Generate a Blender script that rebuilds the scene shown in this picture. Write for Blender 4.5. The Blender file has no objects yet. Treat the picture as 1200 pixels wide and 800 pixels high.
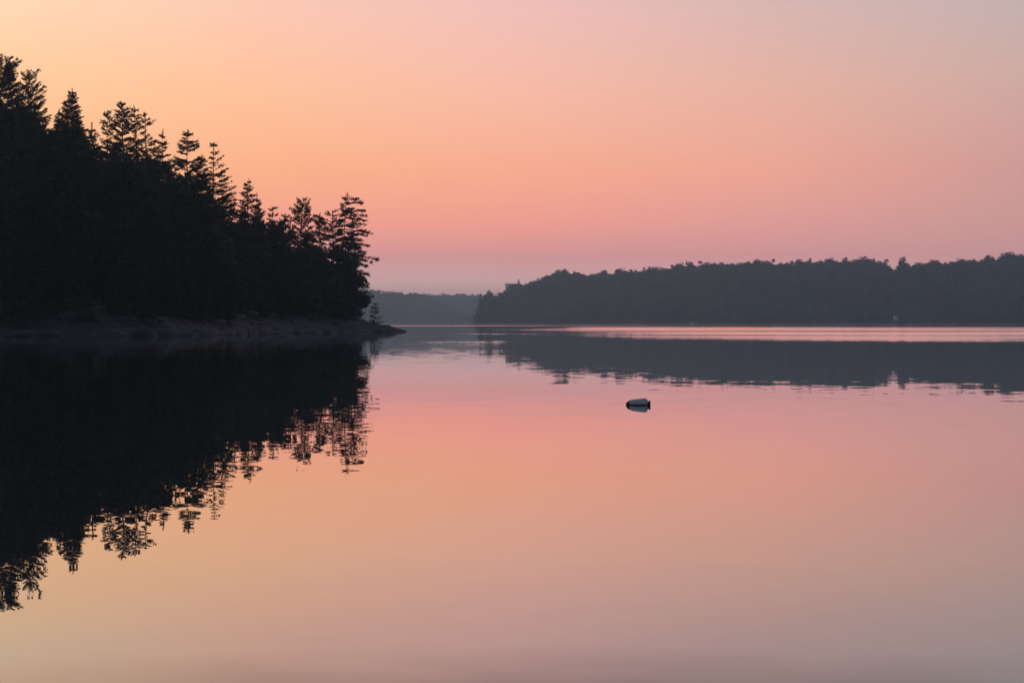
import bpy, math, random
import numpy as np
from mathutils import Vector, Matrix

R = math.radians
scene = bpy.context.scene
COL = scene.collection

# ------------------------------------------------------------------ camera
F, HZ, EYE = 2000.0, 378.3, 1.7          # focal length in photo pixels, horizon row, eye height in metres
cam_d = bpy.data.cameras.new("camera")
cam = bpy.data.objects.new("camera", cam_d)
COL.objects.link(cam)
cam_d.sensor_fit = 'HORIZONTAL'; cam_d.sensor_width = 36.0
cam_d.lens = 36.0 * F / 1200.0
cam_d.clip_start = 0.1; cam_d.clip_end = 20000
cam.location = (0, 0, EYE)
cam.rotation_euler = (R(90) - math.atan((400 - HZ) / F), 0, 0)
scene.camera = cam

# ------------------------------------------------------------------ world: clear dawn sky, sun rising behind the headland
SUN_AZ, SUN_EL = -26.0, 1.5               # degrees left of the view axis, degrees above the horizon


SKY_GAIN = 4.0
world = bpy.data.worlds.new("World")
scene.world = world
world.use_nodes = True
wt = world.node_tree
wt.nodes.clear()


def wn(kind, **kw):
    n = wt.nodes.new(kind)
    for k, v in kw.items():
        setattr(n, k, v)
    return n


def wmath(op, a, b=None, c=None):
    n = wn('ShaderNodeMath', operation=op)
    for i, v in enumerate((a, b, c)):
        if v is None:
            continue
        if isinstance(v, (int, float)):
            n.inputs[i].default_value = v
        else:
            wt.links.new(v, n.inputs[i])
    return n.outputs[0]


tc = wn('ShaderNodeTexCoord')
sep = wn('ShaderNodeSeparateXYZ')
wt.links.new(tc.outputs['Generated'], sep.inputs[0])
elev = wmath('MAXIMUM', wmath('ARCSINE', sep.outputs[2]), 0.0)
efac = wmath('SQRT', wmath('DIVIDE', elev, math.pi / 2))
az = wmath('MULTIPLY', wmath('ARCTAN2', sep.outputs[0], sep.outputs[1]), 180 / math.pi)
ang = wmath('PINGPONG', wmath('ABSOLUTE', wmath('SUBTRACT', az, SUN_AZ)), 180.0)
# rows: elevation in degrees -> colour (sRGB); columns: degrees away from the sun's azimuth
ELV = [0.16, 1.3, 2.22, 3.31, 5.08, 7.79, 10.6, 12.6, 24.0, 45.0, 90.0]
#SKY-TABLE-BEGIN (linear radiance)
SKY = [
    (0.0, [(0.925, 0.607, 0.639), (1.225, 0.684, 0.648), (1.104, 0.444, 0.403), (1.309, 0.513, 0.307), (1.240, 0.630, 0.267), (1.264, 0.728, 0.348), (1.119, 0.822, 0.532), (1.100, 0.640, 0.440), (0.434, 0.371, 0.402), (0.188, 0.202, 0.279), (0.117, 0.144, 0.231)]),
    (9.3, [(0.913, 0.598, 0.639), (1.196, 0.664, 0.639), (1.071, 0.432, 0.403), (1.275, 0.494, 0.307), (1.205, 0.595, 0.271), (1.191, 0.684, 0.359), (1.099, 0.782, 0.525), (1.060, 0.620, 0.430), (0.413, 0.352, 0.392), (0.181, 0.195, 0.270), (0.117, 0.144, 0.231)]),
    (17.5, [(0.913, 0.598, 0.632), (1.170, 0.675, 0.639), (1.036, 0.432, 0.411), (1.237, 0.449, 0.316), (1.184, 0.526, 0.275), (1.149, 0.616, 0.369), (1.084, 0.635, 0.492), (0.760, 0.460, 0.370), (0.381, 0.328, 0.371), (0.175, 0.191, 0.266), (0.117, 0.144, 0.231)]),
    (26.0, [(0.890, 0.589, 0.623), (1.143, 0.664, 0.639), (0.981, 0.419, 0.411), (1.169, 0.426, 0.332), (1.148, 0.486, 0.309), (1.074, 0.558, 0.422), (0.972, 0.572, 0.528), (0.580, 0.370, 0.345), (0.332, 0.296, 0.352), (0.162, 0.181, 0.258), (0.117, 0.144, 0.231)]),
    (34.5, [(0.865, 0.571, 0.614), (1.102, 0.646, 0.632), (0.941, 0.413, 0.411), (0.993, 0.420, 0.377), (1.039, 0.448, 0.331), (0.911, 0.498, 0.397), (0.761, 0.512, 0.487), (0.486, 0.353, 0.339), (0.287, 0.270, 0.332), (0.153, 0.175, 0.254), (0.117, 0.144, 0.231)]),
    (42.7, [(0.822, 0.554, 0.605), (1.034, 0.618, 0.614), (0.829, 0.407, 0.403), (0.788, 0.398, 0.360), (0.763, 0.382, 0.347), (0.712, 0.450, 0.396), (0.600, 0.478, 0.476), (0.412, 0.344, 0.343), (0.254, 0.254, 0.323), (0.147, 0.171, 0.250), (0.117, 0.144, 0.231)]),
    (110.0, [(0.122, 0.122, 0.181), (0.138, 0.133, 0.188), (0.156, 0.138, 0.195), (0.168, 0.144, 0.202), (0.175, 0.150, 0.209), (0.175, 0.156, 0.216), (0.168, 0.162, 0.223), (0.162, 0.162, 0.223), (0.138, 0.156, 0.223), (0.122, 0.144, 0.223), (0.117, 0.144, 0.231)]),
    (180.0, [(0.080, 0.089, 0.144), (0.089, 0.093, 0.150), (0.102, 0.102, 0.156), (0.112, 0.107, 0.162), (0.122, 0.114, 0.168), (0.127, 0.122, 0.175), (0.133, 0.127, 0.181), (0.133, 0.130, 0.188), (0.122, 0.133, 0.202), (0.117, 0.138, 0.216), (0.117, 0.144, 0.231)]),
]
#SKY-TABLE-END
col = None
prev = None
for u, cols in SKY:
    ramp = wn('ShaderNodeValToRGB')
    cr = ramp.color_ramp
    cr.interpolation = 'LINEAR'
    while len(cr.elements) < len(ELV):
        cr.elements.new(0.5)
    for k, (e, c) in enumerate(zip(ELV, cols)):
        cr.elements[k].position = math.sqrt(e / 90.0)
    for k, c in enumerate(cols):
        cr.elements[k].color = (c[0] / SKY_GAIN, c[1] / SKY_GAIN, c[2] / SKY_GAIN, 1)
    wt.links.new(efac, ramp.inputs[0])
    if col is None:
        col = ramp.outputs[0]
    else:
        mr = wn('ShaderNodeMapRange')
        mr.inputs[1].default_value = prev; mr.inputs[2].default_value = u
        wt.links.new(ang, mr.inputs[0])
        mx = wn('ShaderNodeMix', data_type='RGBA')
        wt.links.new(mr.outputs[0], mx.inputs[0])
        wt.links.new(col, mx.inputs[6]); wt.links.new(ramp.outputs[0], mx.inputs[7])
        col = mx.outputs[2]
    prev = u
bg = wn('ShaderNodeBackground'); bg.inputs[1].default_value = SKY_GAIN
wt.links.new(col, bg.inputs[0])
nish = wn('ShaderNodeTexSky', sky_type='NISHITA', sun_disc=False)
nish.sun_elevation = R(SUN_EL); nish.sun_rotation = R(SUN_AZ)
nish.air_density = 1.5; nish.dust_density = 2.0; nish.ozone_density = 2.0
bg2 = wn('ShaderNodeBackground'); bg2.inputs[1].default_value = 0.004
wt.links.new(nish.outputs[0], bg2.inputs[0])
addsh = wn('ShaderNodeAddShader')
wt.links.new(bg.outputs[0], addsh.inputs[0]); wt.links.new(bg2.outputs[0], addsh.inputs[1])
wout = wn('ShaderNodeOutputWorld')
wt.links.new(addsh.outputs[0], wout.inputs[0])

# ------------------------------------------------------------------ sun: barely up, hidden behind the hill
sun_d = bpy.data.lights.new("sun", 'SUN')
sun_d.energy = 0.04; sun_d.angle = R(3.0); sun_d.color = (1.0, 0.62, 0.36)
sun = bpy.data.objects.new("sun", sun_d)
COL.objects.link(sun)
sd = Vector((math.sin(R(SUN_AZ)) * math.cos(R(SUN_EL)), math.cos(R(SUN_AZ)) * math.cos(R(SUN_EL)), math.sin(R(SUN_EL))))
sun.rotation_euler = sd.to_track_quat('Z', 'Y').to_euler()
sun.location = sd * 3000

# ------------------------------------------------------------------ exposure and render settings
vs = scene.view_settings
vs.view_transform = 'Standard'; vs.look = 'None'; vs.exposure = 0.0; vs.gamma = 1.0
vs.use_curve_mapping = False
cy = scene.cycles
cy.use_denoising = True
cy.max_bounces = 6; cy.diffuse_bounces = 2; cy.glossy_bounces = 3; cy.volume_bounces = 1
cy.transparent_max_bounces = 4
HAZE_DENSITY = 0.00021
HAZE_COLOR = (0.60, 0.84, 1.0)

# ================================================================== helpers
def material(name):
    m = bpy.data.materials.new(name)
    m.use_nodes = True
    nt = m.node_tree
    return m, nt, nt.nodes['Principled BSDF']


def mesh_obj(name, verts, faces, mats, parent=None, smooth=False, link=True, midx=None):
    """faces: (n,3) or (n,4) int array, or a list of index tuples"""
    me = bpy.data.meshes.new(name)
    verts = np.asarray(verts, dtype=np.float32)
    if isinstance(faces, np.ndarray):
        nv = faces.shape[1]
        me.vertices.add(len(verts)); me.vertices.foreach_set('co', verts.ravel())
        me.loops.add(faces.size); me.loops.foreach_set('vertex_index', faces.astype(np.int32).ravel())
        me.polygons.add(len(faces))
        me.polygons.foreach_set('loop_start', np.arange(0, faces.size, nv, dtype=np.int32))
        me.polygons.foreach_set('loop_total', np.full(len(faces), nv, dtype=np.int32))
    else:
        me.from_pydata([tuple(map(float, v)) for v in verts], [], faces)
    for m in (mats if isinstance(mats, (list, tuple)) else [mats]):
        me.materials.append(m)
    if midx is not None:
        me.polygons.foreach_set('material_index', np.asarray(midx, dtype=np.int32))
    if smooth:
        me.polygons.foreach_set('use_smooth', np.ones(len(me.polygons), dtype=bool))
    me.update(calc_edges=True)
    me.validate()
    o = bpy.data.objects.new(name, me)
    if link:
        COL.objects.link(o)
    if parent is not None:
        o.parent = parent
    return o


def thing(name, loc, label, cat, group=None):
    o = bpy.data.objects.new(name, None)
    o.empty_display_size = 0.5
    COL.objects.link(o)
    o.location = loc
    o['label'] = label; o['category'] = cat
    if group:
        o['group'] = group
    return o


def tag(o, label, cat=None, group=None, kind=None):
    o['label'] = label
    if cat: o['category'] = cat
    if group: o['group'] = group
    if kind: o['kind'] = kind
    return o


class Geo:
    """collects quads and triangles as triangles"""
    def __init__(s):
        s.v = []; s.f = []; s.n = 0

    def add(s, v, f):
        v = np.asarray(v, dtype=np.float64).reshape(-1, 3); f = np.asarray(f, dtype=np.int64).reshape(-1, 3)
        s.v.append(v); s.f.append(f + s.n); s.n += len(v)

    def tube(s, pts, rad, k=5):
        pts = np.asarray(pts, float); n = len(pts)
        rad = np.asarray(rad, float)
        tg = np.gradient(pts, axis=0)
        tg /= np.linalg.norm(tg, axis=1)[:, None] + 1e-9
        ref = np.where(np.abs(tg[:, 2:3]) > 0.8, np.array([[1.0, 0, 0]]), np.array([[0, 0, 1.0]]))
        a = np.cross(tg, ref); a /= np.linalg.norm(a, axis=1)[:, None] + 1e-9
        b = np.cross(tg, a)
        th = np.arange(k) * 2 * math.pi / k
        ring = pts[:, None, :] + rad[:, None, None] * (np.cos(th)[None, :, None] * a[:, None, :] + np.sin(th)[None, :, None] * b[:, None, :])
        v = ring.reshape(-1, 3)
        i = np.arange(n - 1)[:, None] * k; j = np.arange(k)[None, :]; j2 = (j + 1) % k
        q0 = (i + j).ravel(); q1 = (i + j2).ravel(); q2 = (i + k + j2).ravel(); q3 = (i + k + j).ravel()
        f = np.concatenate([np.stack([q0, q1, q2], 1), np.stack([q0, q2, q3], 1)])
        # end caps
        v = np.concatenate([v, pts[:1], pts[-1:]])
        c0, c1 = n * k, n * k + 1
        jj = np.arange(k); jn = (jj + 1) % k
        f = np.concatenate([f, np.stack([np.full(k, c0), jn, jj], 1), np.stack([np.full(k, c1), (n - 1) * k + jj, (n - 1) * k + jn], 1)])
        s.add(v, f)

    def box(s, lo, hi):
        x0, y0, z0 = lo; x1, y1, z1 = hi
        v = [(x0, y0, z0), (x1, y0, z0), (x1, y1, z0), (x0, y1, z0), (x0, y0, z1), (x1, y0, z1), (x1, y1, z1), (x0, y1, z1)]
        q = [(0, 3, 2, 1), (4, 5, 6, 7), (0, 1, 5, 4), (1, 2, 6, 5), (2, 3, 7, 6), (3, 0, 4, 7)]
        s.add(v, [t for a, b, c, d in q for t in ((a, b, c), (a, c, d))])

    def blades(s, p, d, l, w, rng):
        """one slim triangle from each point p along d"""
        n = len(p)
        d = d / (np.linalg.norm(d, axis=1)[:, None] + 1e-9)
        r = rng.normal(size=(n, 3))
        side = np.cross(d, r); side /= np.linalg.norm(side, axis=1)[:, None] + 1e-9
        w = np.broadcast_to(w, (n,))[:, None]; l = np.broadcast_to(l, (n,))[:, None]
        v = np.stack([p - side * w * 0.5, p + side * w * 0.5, p + d * l], 1).reshape(-1, 3)
        s.add(v, np.arange(3 * n).reshape(-1, 3))

    def leaves(s, p, nrm, size, rng):
        """one irregular quad at each point, facing roughly nrm"""
        n = len(p)
        nrm = nrm / (np.linalg.norm(nrm, axis=1)[:, None] + 1e-9)
        r = rng.normal(size=(n, 3))
        a = np.cross(nrm, r); a /= np.linalg.norm(a, axis=1)[:, None] + 1e-9
        b = np.cross(nrm, a)
        sz = np.broadcast_to(size, (n,))[:, None] * rng.uniform(0.6, 1.3, (n, 1))
        v = np.stack([p - a * sz * 0.5, p + b * sz * 0.33 + a * 0.1 * sz, p + a * sz * 0.55, p - b * sz * 0.36], 1).reshape(-1, 3)
        i = np.arange(n) * 4
        s.add(v, np.concatenate([np.stack([i, i + 1, i + 2], 1), np.stack([i, i + 2, i + 3], 1)]))

    def get(s):
        return np.concatenate(s.v), np.concatenate(s.f)


def fbm(x, y, seed=0, oct=4, scale=1.0):
    """cheap smooth value noise from summed sines"""
    rng = np.random.RandomState(seed)
    out = np.zeros_like(x, dtype=float); amp = 1.0; fr = scale
    for o in range(oct):
        for k in range(3):
            a = rng.uniform(0, 2 * math.pi); ph = rng.uniform(0, 6.28)
            out += amp * np.sin((x * math.cos(a) + y * math.sin(a)) * fr + ph) / 3
        amp *= 0.55; fr *= 2.03
    return out


def px2x(px, d):
    return (px - 600.0) / F * d


def py2z(py, d):
    return EYE + (HZ - py) / F * d


# ================================================================== materials
def foliage_mat(name, base, vary=0.35, nscale=0.35):
    m, nt, bs = material(name)
    oi = nt.nodes.new('ShaderNodeObjectInfo')
    ge = nt.nodes.new('ShaderNodeNewGeometry')
    nz = nt.nodes.new('ShaderNodeTexNoise'); nz.inputs['Scale'].default_value = nscale; nz.inputs['Detail'].default_value = 3
    nt.links.new(ge.outputs['Position'], nz.inputs['Vector'])
    mx = nt.nodes.new('ShaderNodeMix'); mx.data_type = 'RGBA'
    mx.inputs[6].default_value = (*[b * (1 - vary) for b in base], 1)
    mx.inputs[7].default_value = (*[b * (1 + vary) for b in base], 1)
    ad = nt.nodes.new('ShaderNodeMath'); ad.operation = 'MULTIPLY_ADD'
    nt.links.new(oi.outputs['Random'], ad.inputs[0]); ad.inputs[1].default_value = 0.5
    sb = nt.nodes.new('ShaderNodeMath'); sb.operation = 'SUBTRACT'; sb.inputs[1].default_value = 0.2
    nt.links.new(nz.outputs['Fac'], sb.inputs[0]); nt.links.new(sb.outputs[0], ad.inputs[2])
    nt.links.new(ad.outputs[0], mx.inputs[0])
    nt.links.new(mx.outputs[2], bs.inputs['Base Color'])
    bs.inputs['Roughness'].default_value = 0.75
    bs.inputs['Specular IOR Level'].default_value = 0.2
    return m


def bark_mat():
    m, nt, bs = material("bark")
    ge = nt.nodes.new('ShaderNodeTexCoord')
    nz = nt.nodes.new('ShaderNodeTexNoise'); nz.inputs['Scale'].default_value = 3.0; nz.inputs['Detail'].default_value = 5
    mp = nt.nodes.new('ShaderNodeMapping'); mp.inputs['Scale'].default_value = (3, 3, 0.5)
    nt.links.new(ge.outputs['Object'], mp.inputs[0]); nt.links.new(mp.outputs[0], nz.inputs['Vector'])
    cr = nt.nodes.new('ShaderNodeValToRGB')
    cr.color_ramp.elements[0].position = 0.35; cr.color_ramp.elements[0].color = (0.035, 0.028, 0.024, 1)
    cr.color_ramp.elements[1].position = 0.7; cr.color_ramp.elements[1].color = (0.085, 0.07, 0.06, 1)
    nt.links.new(nz.outputs['Fac'], cr.inputs[0]); nt.links.new(cr.outputs[0], bs.inputs['Base Color'])
    bp = nt.nodes.new('ShaderNodeBump'); bp.inputs['Strength'].default_value = 0.6; bp.inputs['Distance'].default_value = 0.05
    nt.links.new(nz.outputs['Fac'], bp.inputs['Height']); nt.links.new(bp.outputs[0], bs.inputs['Normal'])
    bs.inputs['Roughness'].default_value = 0.9
    return m


def rock_mat(name, dark, light, scale=0.6):
    m, nt, bs = material(name)
    ge = nt.nodes.new('ShaderNodeNewGeometry')
    nz = nt.nodes.new('ShaderNodeTexNoise'); nz.inputs['Scale'].default_value = scale; nz.inputs['Detail'].default_value = 8
    nt.links.new(ge.outputs['Position'], nz.inputs['Vector'])
    mp = nt.nodes.new('ShaderNodeMapping'); mp.inputs['Scale'].default_value = (0.35, 0.35, 3.0)
    nt.links.new(ge.outputs['Position'], mp.inputs[0])
    n2 = nt.nodes.new('ShaderNodeTexNoise'); n2.inputs['Scale'].default_value = 0.8; n2.inputs['Detail'].default_value = 5
    nt.links.new(mp.outputs[0], n2.inputs['Vector'])
    av = nt.nodes.new('ShaderNodeMath'); av.operation = 'MULTIPLY_ADD'; av.inputs[1].default_value = 0.5
    nt.links.new(nz.outputs['Fac'], av.inputs[0])
    h = nt.nodes.new('ShaderNodeMath'); h.operation = 'MULTIPLY'; h.inputs[1].default_value = 0.5
    nt.links.new(n2.outputs['Fac'], h.inputs[0]); nt.links.new(h.outputs[0], av.inputs[2])
    cr = nt.nodes.new('ShaderNodeValToRGB')
    cr.color_ramp.elements[0].position = 0.38; cr.color_ramp.elements[0].color = (*dark, 1)
    cr.color_ramp.elements[1].position = 0.62; cr.color_ramp.elements[1].color = (*light, 1)
    nt.links.new(av.outputs[0], cr.inputs[0]); nt.links.new(cr.outputs[0], bs.inputs['Base Color'])
    bp = nt.nodes.new('ShaderNodeBump'); bp.inputs['Strength'].default_value = 0.8; bp.inputs['Distance'].default_value = 0.15
    nt.links.new(av.outputs[0], bp.inputs['Height']); nt.links.new(bp.outputs[0], bs.inputs['Normal'])
    bs.inputs['Roughness'].default_value = 0.8
    return m


def ground_mat(name, rock_dark, rock_light, soil, z_lo, z_hi):
    """bare rock along the water, dark forest floor above it"""
    m = rock_mat(name, rock_dark, rock_light)
    nt = m.node_tree; bs = nt.nodes['Principled BSDF']
    src = bs.inputs['Base Color'].links[0].from_socket
    ge = nt.nodes.new('ShaderNodeNewGeometry')
    sp = nt.nodes.new('ShaderNodeSeparateXYZ'); nt.links.new(ge.outputs['Position'], sp.inputs[0])
    nz = nt.nodes.new('ShaderNodeTexNoise'); nz.inputs['Scale'].default_value = 0.25; nz.inputs['Detail'].default_value = 4
    nt.links.new(ge.outputs['Position'], nz.inputs['Vector'])
    ad = nt.nodes.new('ShaderNodeMath'); ad.operation = 'MULTIPLY_ADD'; ad.inputs[1].default_value = -2.0 * (z_hi - z_lo)
    nt.links.new(nz.outputs['Fac'], ad.inputs[0]); nt.links.new(sp.outputs[2], ad.inputs[2])
    mr = nt.nodes.new('ShaderNodeMapRange')
    mr.inputs[1].default_value = z_lo - (z_hi - z_lo); mr.inputs[2].default_value = z_hi - (z_hi - z_lo)
    nt.links.new(ad.outputs[0], mr.inputs[0])
    mx = nt.nodes.new('ShaderNodeMix'); mx.data_type = 'RGBA'
    nt.links.new(mr.outputs[0], mx.inputs[0]); nt.links.new(src, mx.inputs[6])
    mx.inputs[7].default_value = (*soil, 1)
    nt.links.new(mx.outputs[2], bs.inputs['Base Color'])
    return m


def plain_mat(name, c, rough=0.6, noise=0.12, scale=8.0, metallic=0.0):
    m, nt, bs = material(name)
    t = nt.nodes.new('ShaderNodeTexCoord')
    nz = nt.nodes.new('ShaderNodeTexNoise'); nz.inputs['Scale'].default_value = scale; nz.inputs['Detail'].default_value = 4
    nt.links.new(t.outputs['Object'], nz.inputs['Vector'])
    mx = nt.nodes.new('ShaderNodeMix'); mx.data_type = 'RGBA'
    mx.inputs[6].default_value = (*[v * (1 - noise) for v in c], 1); mx.inputs[7].default_value = (*[min(1, v * (1 + noise)) for v in c], 1)
    nt.links.new(nz.outputs['Fac'], mx.inputs[0]); nt.links.new(mx.outputs[2], bs.inputs['Base Color'])
    bs.inputs['Roughness'].default_value = rough; bs.inputs['Metallic'].default_value = metallic
    return m


M_PINE = foliage_mat("pine_needles", (0.026, 0.042, 0.022))
M_HEM = foliage_mat("hemlock_needles", (0.024, 0.042, 0.022))
M_LEAF = foliage_mat("broad_leaves", (0.030, 0.050, 0.020))
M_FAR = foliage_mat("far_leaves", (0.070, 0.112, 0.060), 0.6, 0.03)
M_BARK = bark_mat()
M_ROCK = rock_mat("granite", (0.011, 0.0105, 0.012), (0.060, 0.056, 0.061))
M_HEAD = ground_mat("headland_ground", (0.009, 0.0085, 0.0095), (0.036, 0.034, 0.037), (0.018, 0.017, 0.013), 1.0, 2.2)
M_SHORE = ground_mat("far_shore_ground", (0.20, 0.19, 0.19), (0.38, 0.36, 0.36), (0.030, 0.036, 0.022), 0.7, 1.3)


def water_mat():
    m, nt, bs = material("lake_water")
    L = nt.links.new

    def mth(op, a, b=None, c=None, clamp=False):
        n = nt.nodes.new('ShaderNodeMath'); n.operation = op; n.use_clamp = clamp
        for i, v in enumerate((a, b, c)):
            if v is None: continue
            if isinstance(v, (int, float)): n.inputs[i].default_value = v
            else: L(v, n.inputs[i])
        return n.outputs[0]

    def step(v, a, b):
        n = nt.nodes.new('ShaderNodeMapRange'); n.interpolation_type = 'SMOOTHSTEP'
        L(v, n.inputs[0]); n.inputs[1].default_value = a; n.inputs[2].default_value = b
        return n.outputs[0]

    ge = nt.nodes.new('ShaderNodeNewGeometry')
    sp = nt.nodes.new('ShaderNodeSeparateXYZ'); L(ge.outputs['Position'], sp.inputs[0])
    X, Y = sp.outputs[0], sp.outputs[1]

    def noise(sx, sy, detail=2.0, off=0.0):
        mp = nt.nodes.new('ShaderNodeMapping'); mp.inputs['Scale'].default_value = (sx, sy, 1); mp.inputs['Location'].default_value = (off, off * 0.7, off)
        mp.inputs['Rotation'].default_value = (0, 0, 0.12)
        L(ge.outputs['Position'], mp.inputs[0])
        n = nt.nodes.new('ShaderNodeTexNoise'); n.inputs['Scale'].default_value = 1.0; n.inputs['Detail'].default_value = detail
        L(mp.outputs[0], n.inputs['Vector'])
        return n

    def vec(op, a, b=None, scale=None):
        n = nt.nodes.new('ShaderNodeVectorMath'); n.operation = op
        for i, v in enumerate((a, b)):
            if v is None: continue
            if isinstance(v, tuple): n.inputs[i].default_value = v
            else: L(v, n.inputs[i])
        if scale is not None:
            if isinstance(scale, (int, float)): n.inputs['Scale'].default_value = scale
            else: L(scale, n.inputs['Scale'])
        return n.outputs[0]

    half = (0.5, 0.5, 0.5)
    long_s = vec('SCALE', vec('SUBTRACT', noise(0.25, 0.45, 1.0, 3.0).outputs['Color'], half), scale=WAVE_LONG)
    short_s = vec('SCALE', vec('SUBTRACT', noise(1.25, 1.6, 1.2, 11.0).outputs['Color'], half), scale=WAVE_SHORT)
    # wind-ruffled patches on the open water to the right and a strip off the far shore
    streak = step(noise(0.0035, 0.022, 4.0, 5.0).outputs['Fac'], 0.34, 0.50)
    warp = mth('MULTIPLY_ADD', noise(0.02, 0.02, 2.0, 9.0).outputs['Fac'], 60.0, -30.0)
    Yw = mth('ADD', Y, warp)
    patch = mth('MULTIPLY', mth('MULTIPLY', step(Yw, 112, 215), step(Yw, 760, 640)), step(mth('ADD', X, mth('MULTIPLY', warp, 0.6)), -15, 50))
    patch = mth('MULTIPLY', patch, mth('MULTIPLY_ADD', streak, 0.68, 0.32))
    strip = mth('MULTIPLY', mth('MULTIPLY', step(Y, 900, 1010), step(Y, 1180, 1070)), step(X, -140, -60))
    far_s = mth('MULTIPLY', mth('MULTIPLY', step(Y, 360, 430), step(Y, 560, 480)), mth('MULTIPLY', step(X, -60, -10), 0.07))
    mask = mth('ADD', mth('ADD', patch, mth('MULTIPLY', strip, 0.8)), far_s, clamp=True)
    # normals all biased toward the near shore to make ruffled water mirror brighter sky
    ruf_s = vec('SCALE', vec('MULTIPLY', vec('SUBTRACT', noise(3.1, 3.7, 2.0, 23.0).outputs['Color'], (0.5, 0.0, 0.5)), (1.0, -1.0, 1.0)), scale=mth('MULTIPLY', mask, WAVE_RUFFLE))
    s = vec('MULTIPLY', vec('ADD', vec('ADD', long_s, short_s), ruf_s), (1, 1, 0))
    nrm = vec('NORMALIZE', vec('ADD', s, (0, 0, 1)))
    L(nrm, bs.inputs['Normal'])
    bs.inputs['Base Color'].default_value = (0.010, 0.013, 0.016, 1)
    bs.inputs['Roughness'].default_value = 0.0
    bs.inputs['IOR'].default_value = 1.333
    bs.inputs['Coat Weight'].default_value = WATER_COAT
    bs.inputs['Coat Roughness'].default_value = 0.0
    bs.inputs['Coat IOR'].default_value = 1.333
    L(nrm, bs.inputs['Coat Normal'])
    return m


WAVE_LONG, WAVE_SHORT, WAVE_RUFFLE, WATER_COAT = 0.004, 0.010, 0.070, 1.0

# ================================================================== the setting
water = mesh_obj('water', [(-3400, -300, 0), (3400, -300, 0), (3400, 6000, 0), (-3400, 6000, 0)], np.array([[0, 1, 2, 3]]), water_mat())
tag(water, 'still lake mirroring the pink and orange dawn sky', kind='structure')

# --- headland: shoreline in plan (metres, camera at the origin looking along +Y)
SHORE = np.array([(-460, 120), (-200, 176), (-90, 202), (-62.7, 208), (-52, 211), (-44, 223), (-40.6, 246), (-36, 276), (-30.5, 301),
                  (-25.5, 316), (-19.6, 329), (-20.5, 331.5), (-27, 338), (-36, 364), (-70, 440), (-130, 540), (-230, 650), (-460, 740)], float)


def poly_dist(px_, py_):
    """signed distance to the headland shoreline, positive inland"""
    x = np.asarray(px_, float); y = np.asarray(py_, float)
    d = np.full(x.shape, 1e9); inside = np.zeros(x.shape, bool)
    n = len(SHORE)
    for i in range(n):
        a = SHORE[i]; b = SHORE[(i + 1) % n]
        ab = b - a
        t = np.clip(((x - a[0]) * ab[0] + (y - a[1]) * ab[1]) / (ab @ ab), 0, 1)
        d = np.minimum(d, np.hypot(x - a[0] - t * ab[0], y - a[1] - t * ab[1]))
        cond = (a[1] > y) != (b[1] > y)
        xi = (b[0] - a[0]) * (y - a[1]) / (b[1] - a[1] + 1e-12) + a[0]
        inside ^= cond & (x < xi)
    return np.where(inside, d, -d)


def head_z(x, y):
    x = np.asarray(x, float); y = np.asarray(y, float)
    s = poly_dist(x, y) + 0.7 * fbm(x, y, 3, 3, 0.16)
    tip = np.clip((330 - y) / 25.0 + np.clip((-26 - x) / 12.0, 0, 1), 0.0, 1)      # the tip stays low
    up = 42 * np.tanh(0.40 * np.maximum(s, 0) / 42) + (0.2 + 0.75 * tip) * np.clip(s / 2.2, 0, 1) ** 0.7
    n = fbm(x, y, 7, 4, 0.12) * np.clip(s / 14, 0, 1) * 1.3 + fbm(x, y, 12, 3, 0.7) * 0.22 * np.clip(s / 2, 0, 1)
    r = np.hypot(x + 19.6, y - 329.0)
    cap = 0.20 * r + 0.55 * np.maximum(r - 13.0, 0)
    up = np.minimum(up, cap + 0.15 * fbm(x, y, 51, 3, 0.9))
    z = up + n * np.clip((r - 6) / 14, 0.1, 1)
    zt = z + 0.35 * fbm(x, y, 41, 2, 0.35)
    st = 0.62 * (np.floor(zt / 0.62) + np.clip((zt / 0.62 - np.floor(zt / 0.62)) * 2.6 - 0.8, 0, 1))   # worn ledges
    k = np.clip((7.0 - s) / 4.0, 0, 1) * 0.8
    z = np.where(s > 0, z * (1 - k) + (st - (zt - z) * 0.5) * k, z)
    return np.where(s > 0, np.maximum(z, 0.02 + 0.1 * np.minimum(s, 1)), np.maximum(0.7 * s, -2.5))


gx = np.concatenate([np.arange(-330, -110, 5.0), np.arange(-110, -70, 1.25), np.arange(-70, -15, 0.6)])
gy = np.concatenate([np.arange(150, 196, 4.0), np.arange(196, 345, 0.7), np.arange(345, 700, 5.0)])
XX, YY = np.meshgrid(gx, gy)
ZZ = head_z(XX, YY)
nx, ny = len(gx), len(gy)
ii = np.arange(nx * ny).reshape(ny, nx)
q = np.stack([ii[:-1, :-1].ravel(), ii[:-1, 1:].ravel(), ii[1:, 1:].ravel(), ii[1:, :-1].ravel()], 1)
keep = (ZZ.ravel()[q] > -2.4).any(axis=1)
q = q[keep]
hill = mesh_obj('headland_hill', np.stack([XX.ravel(), YY.ravel(), ZZ.ravel()], 1), q, M_HEAD, smooth=True)
tag(hill, 'dark rocky headland rising steeply from the near water', kind='structure')


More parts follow.
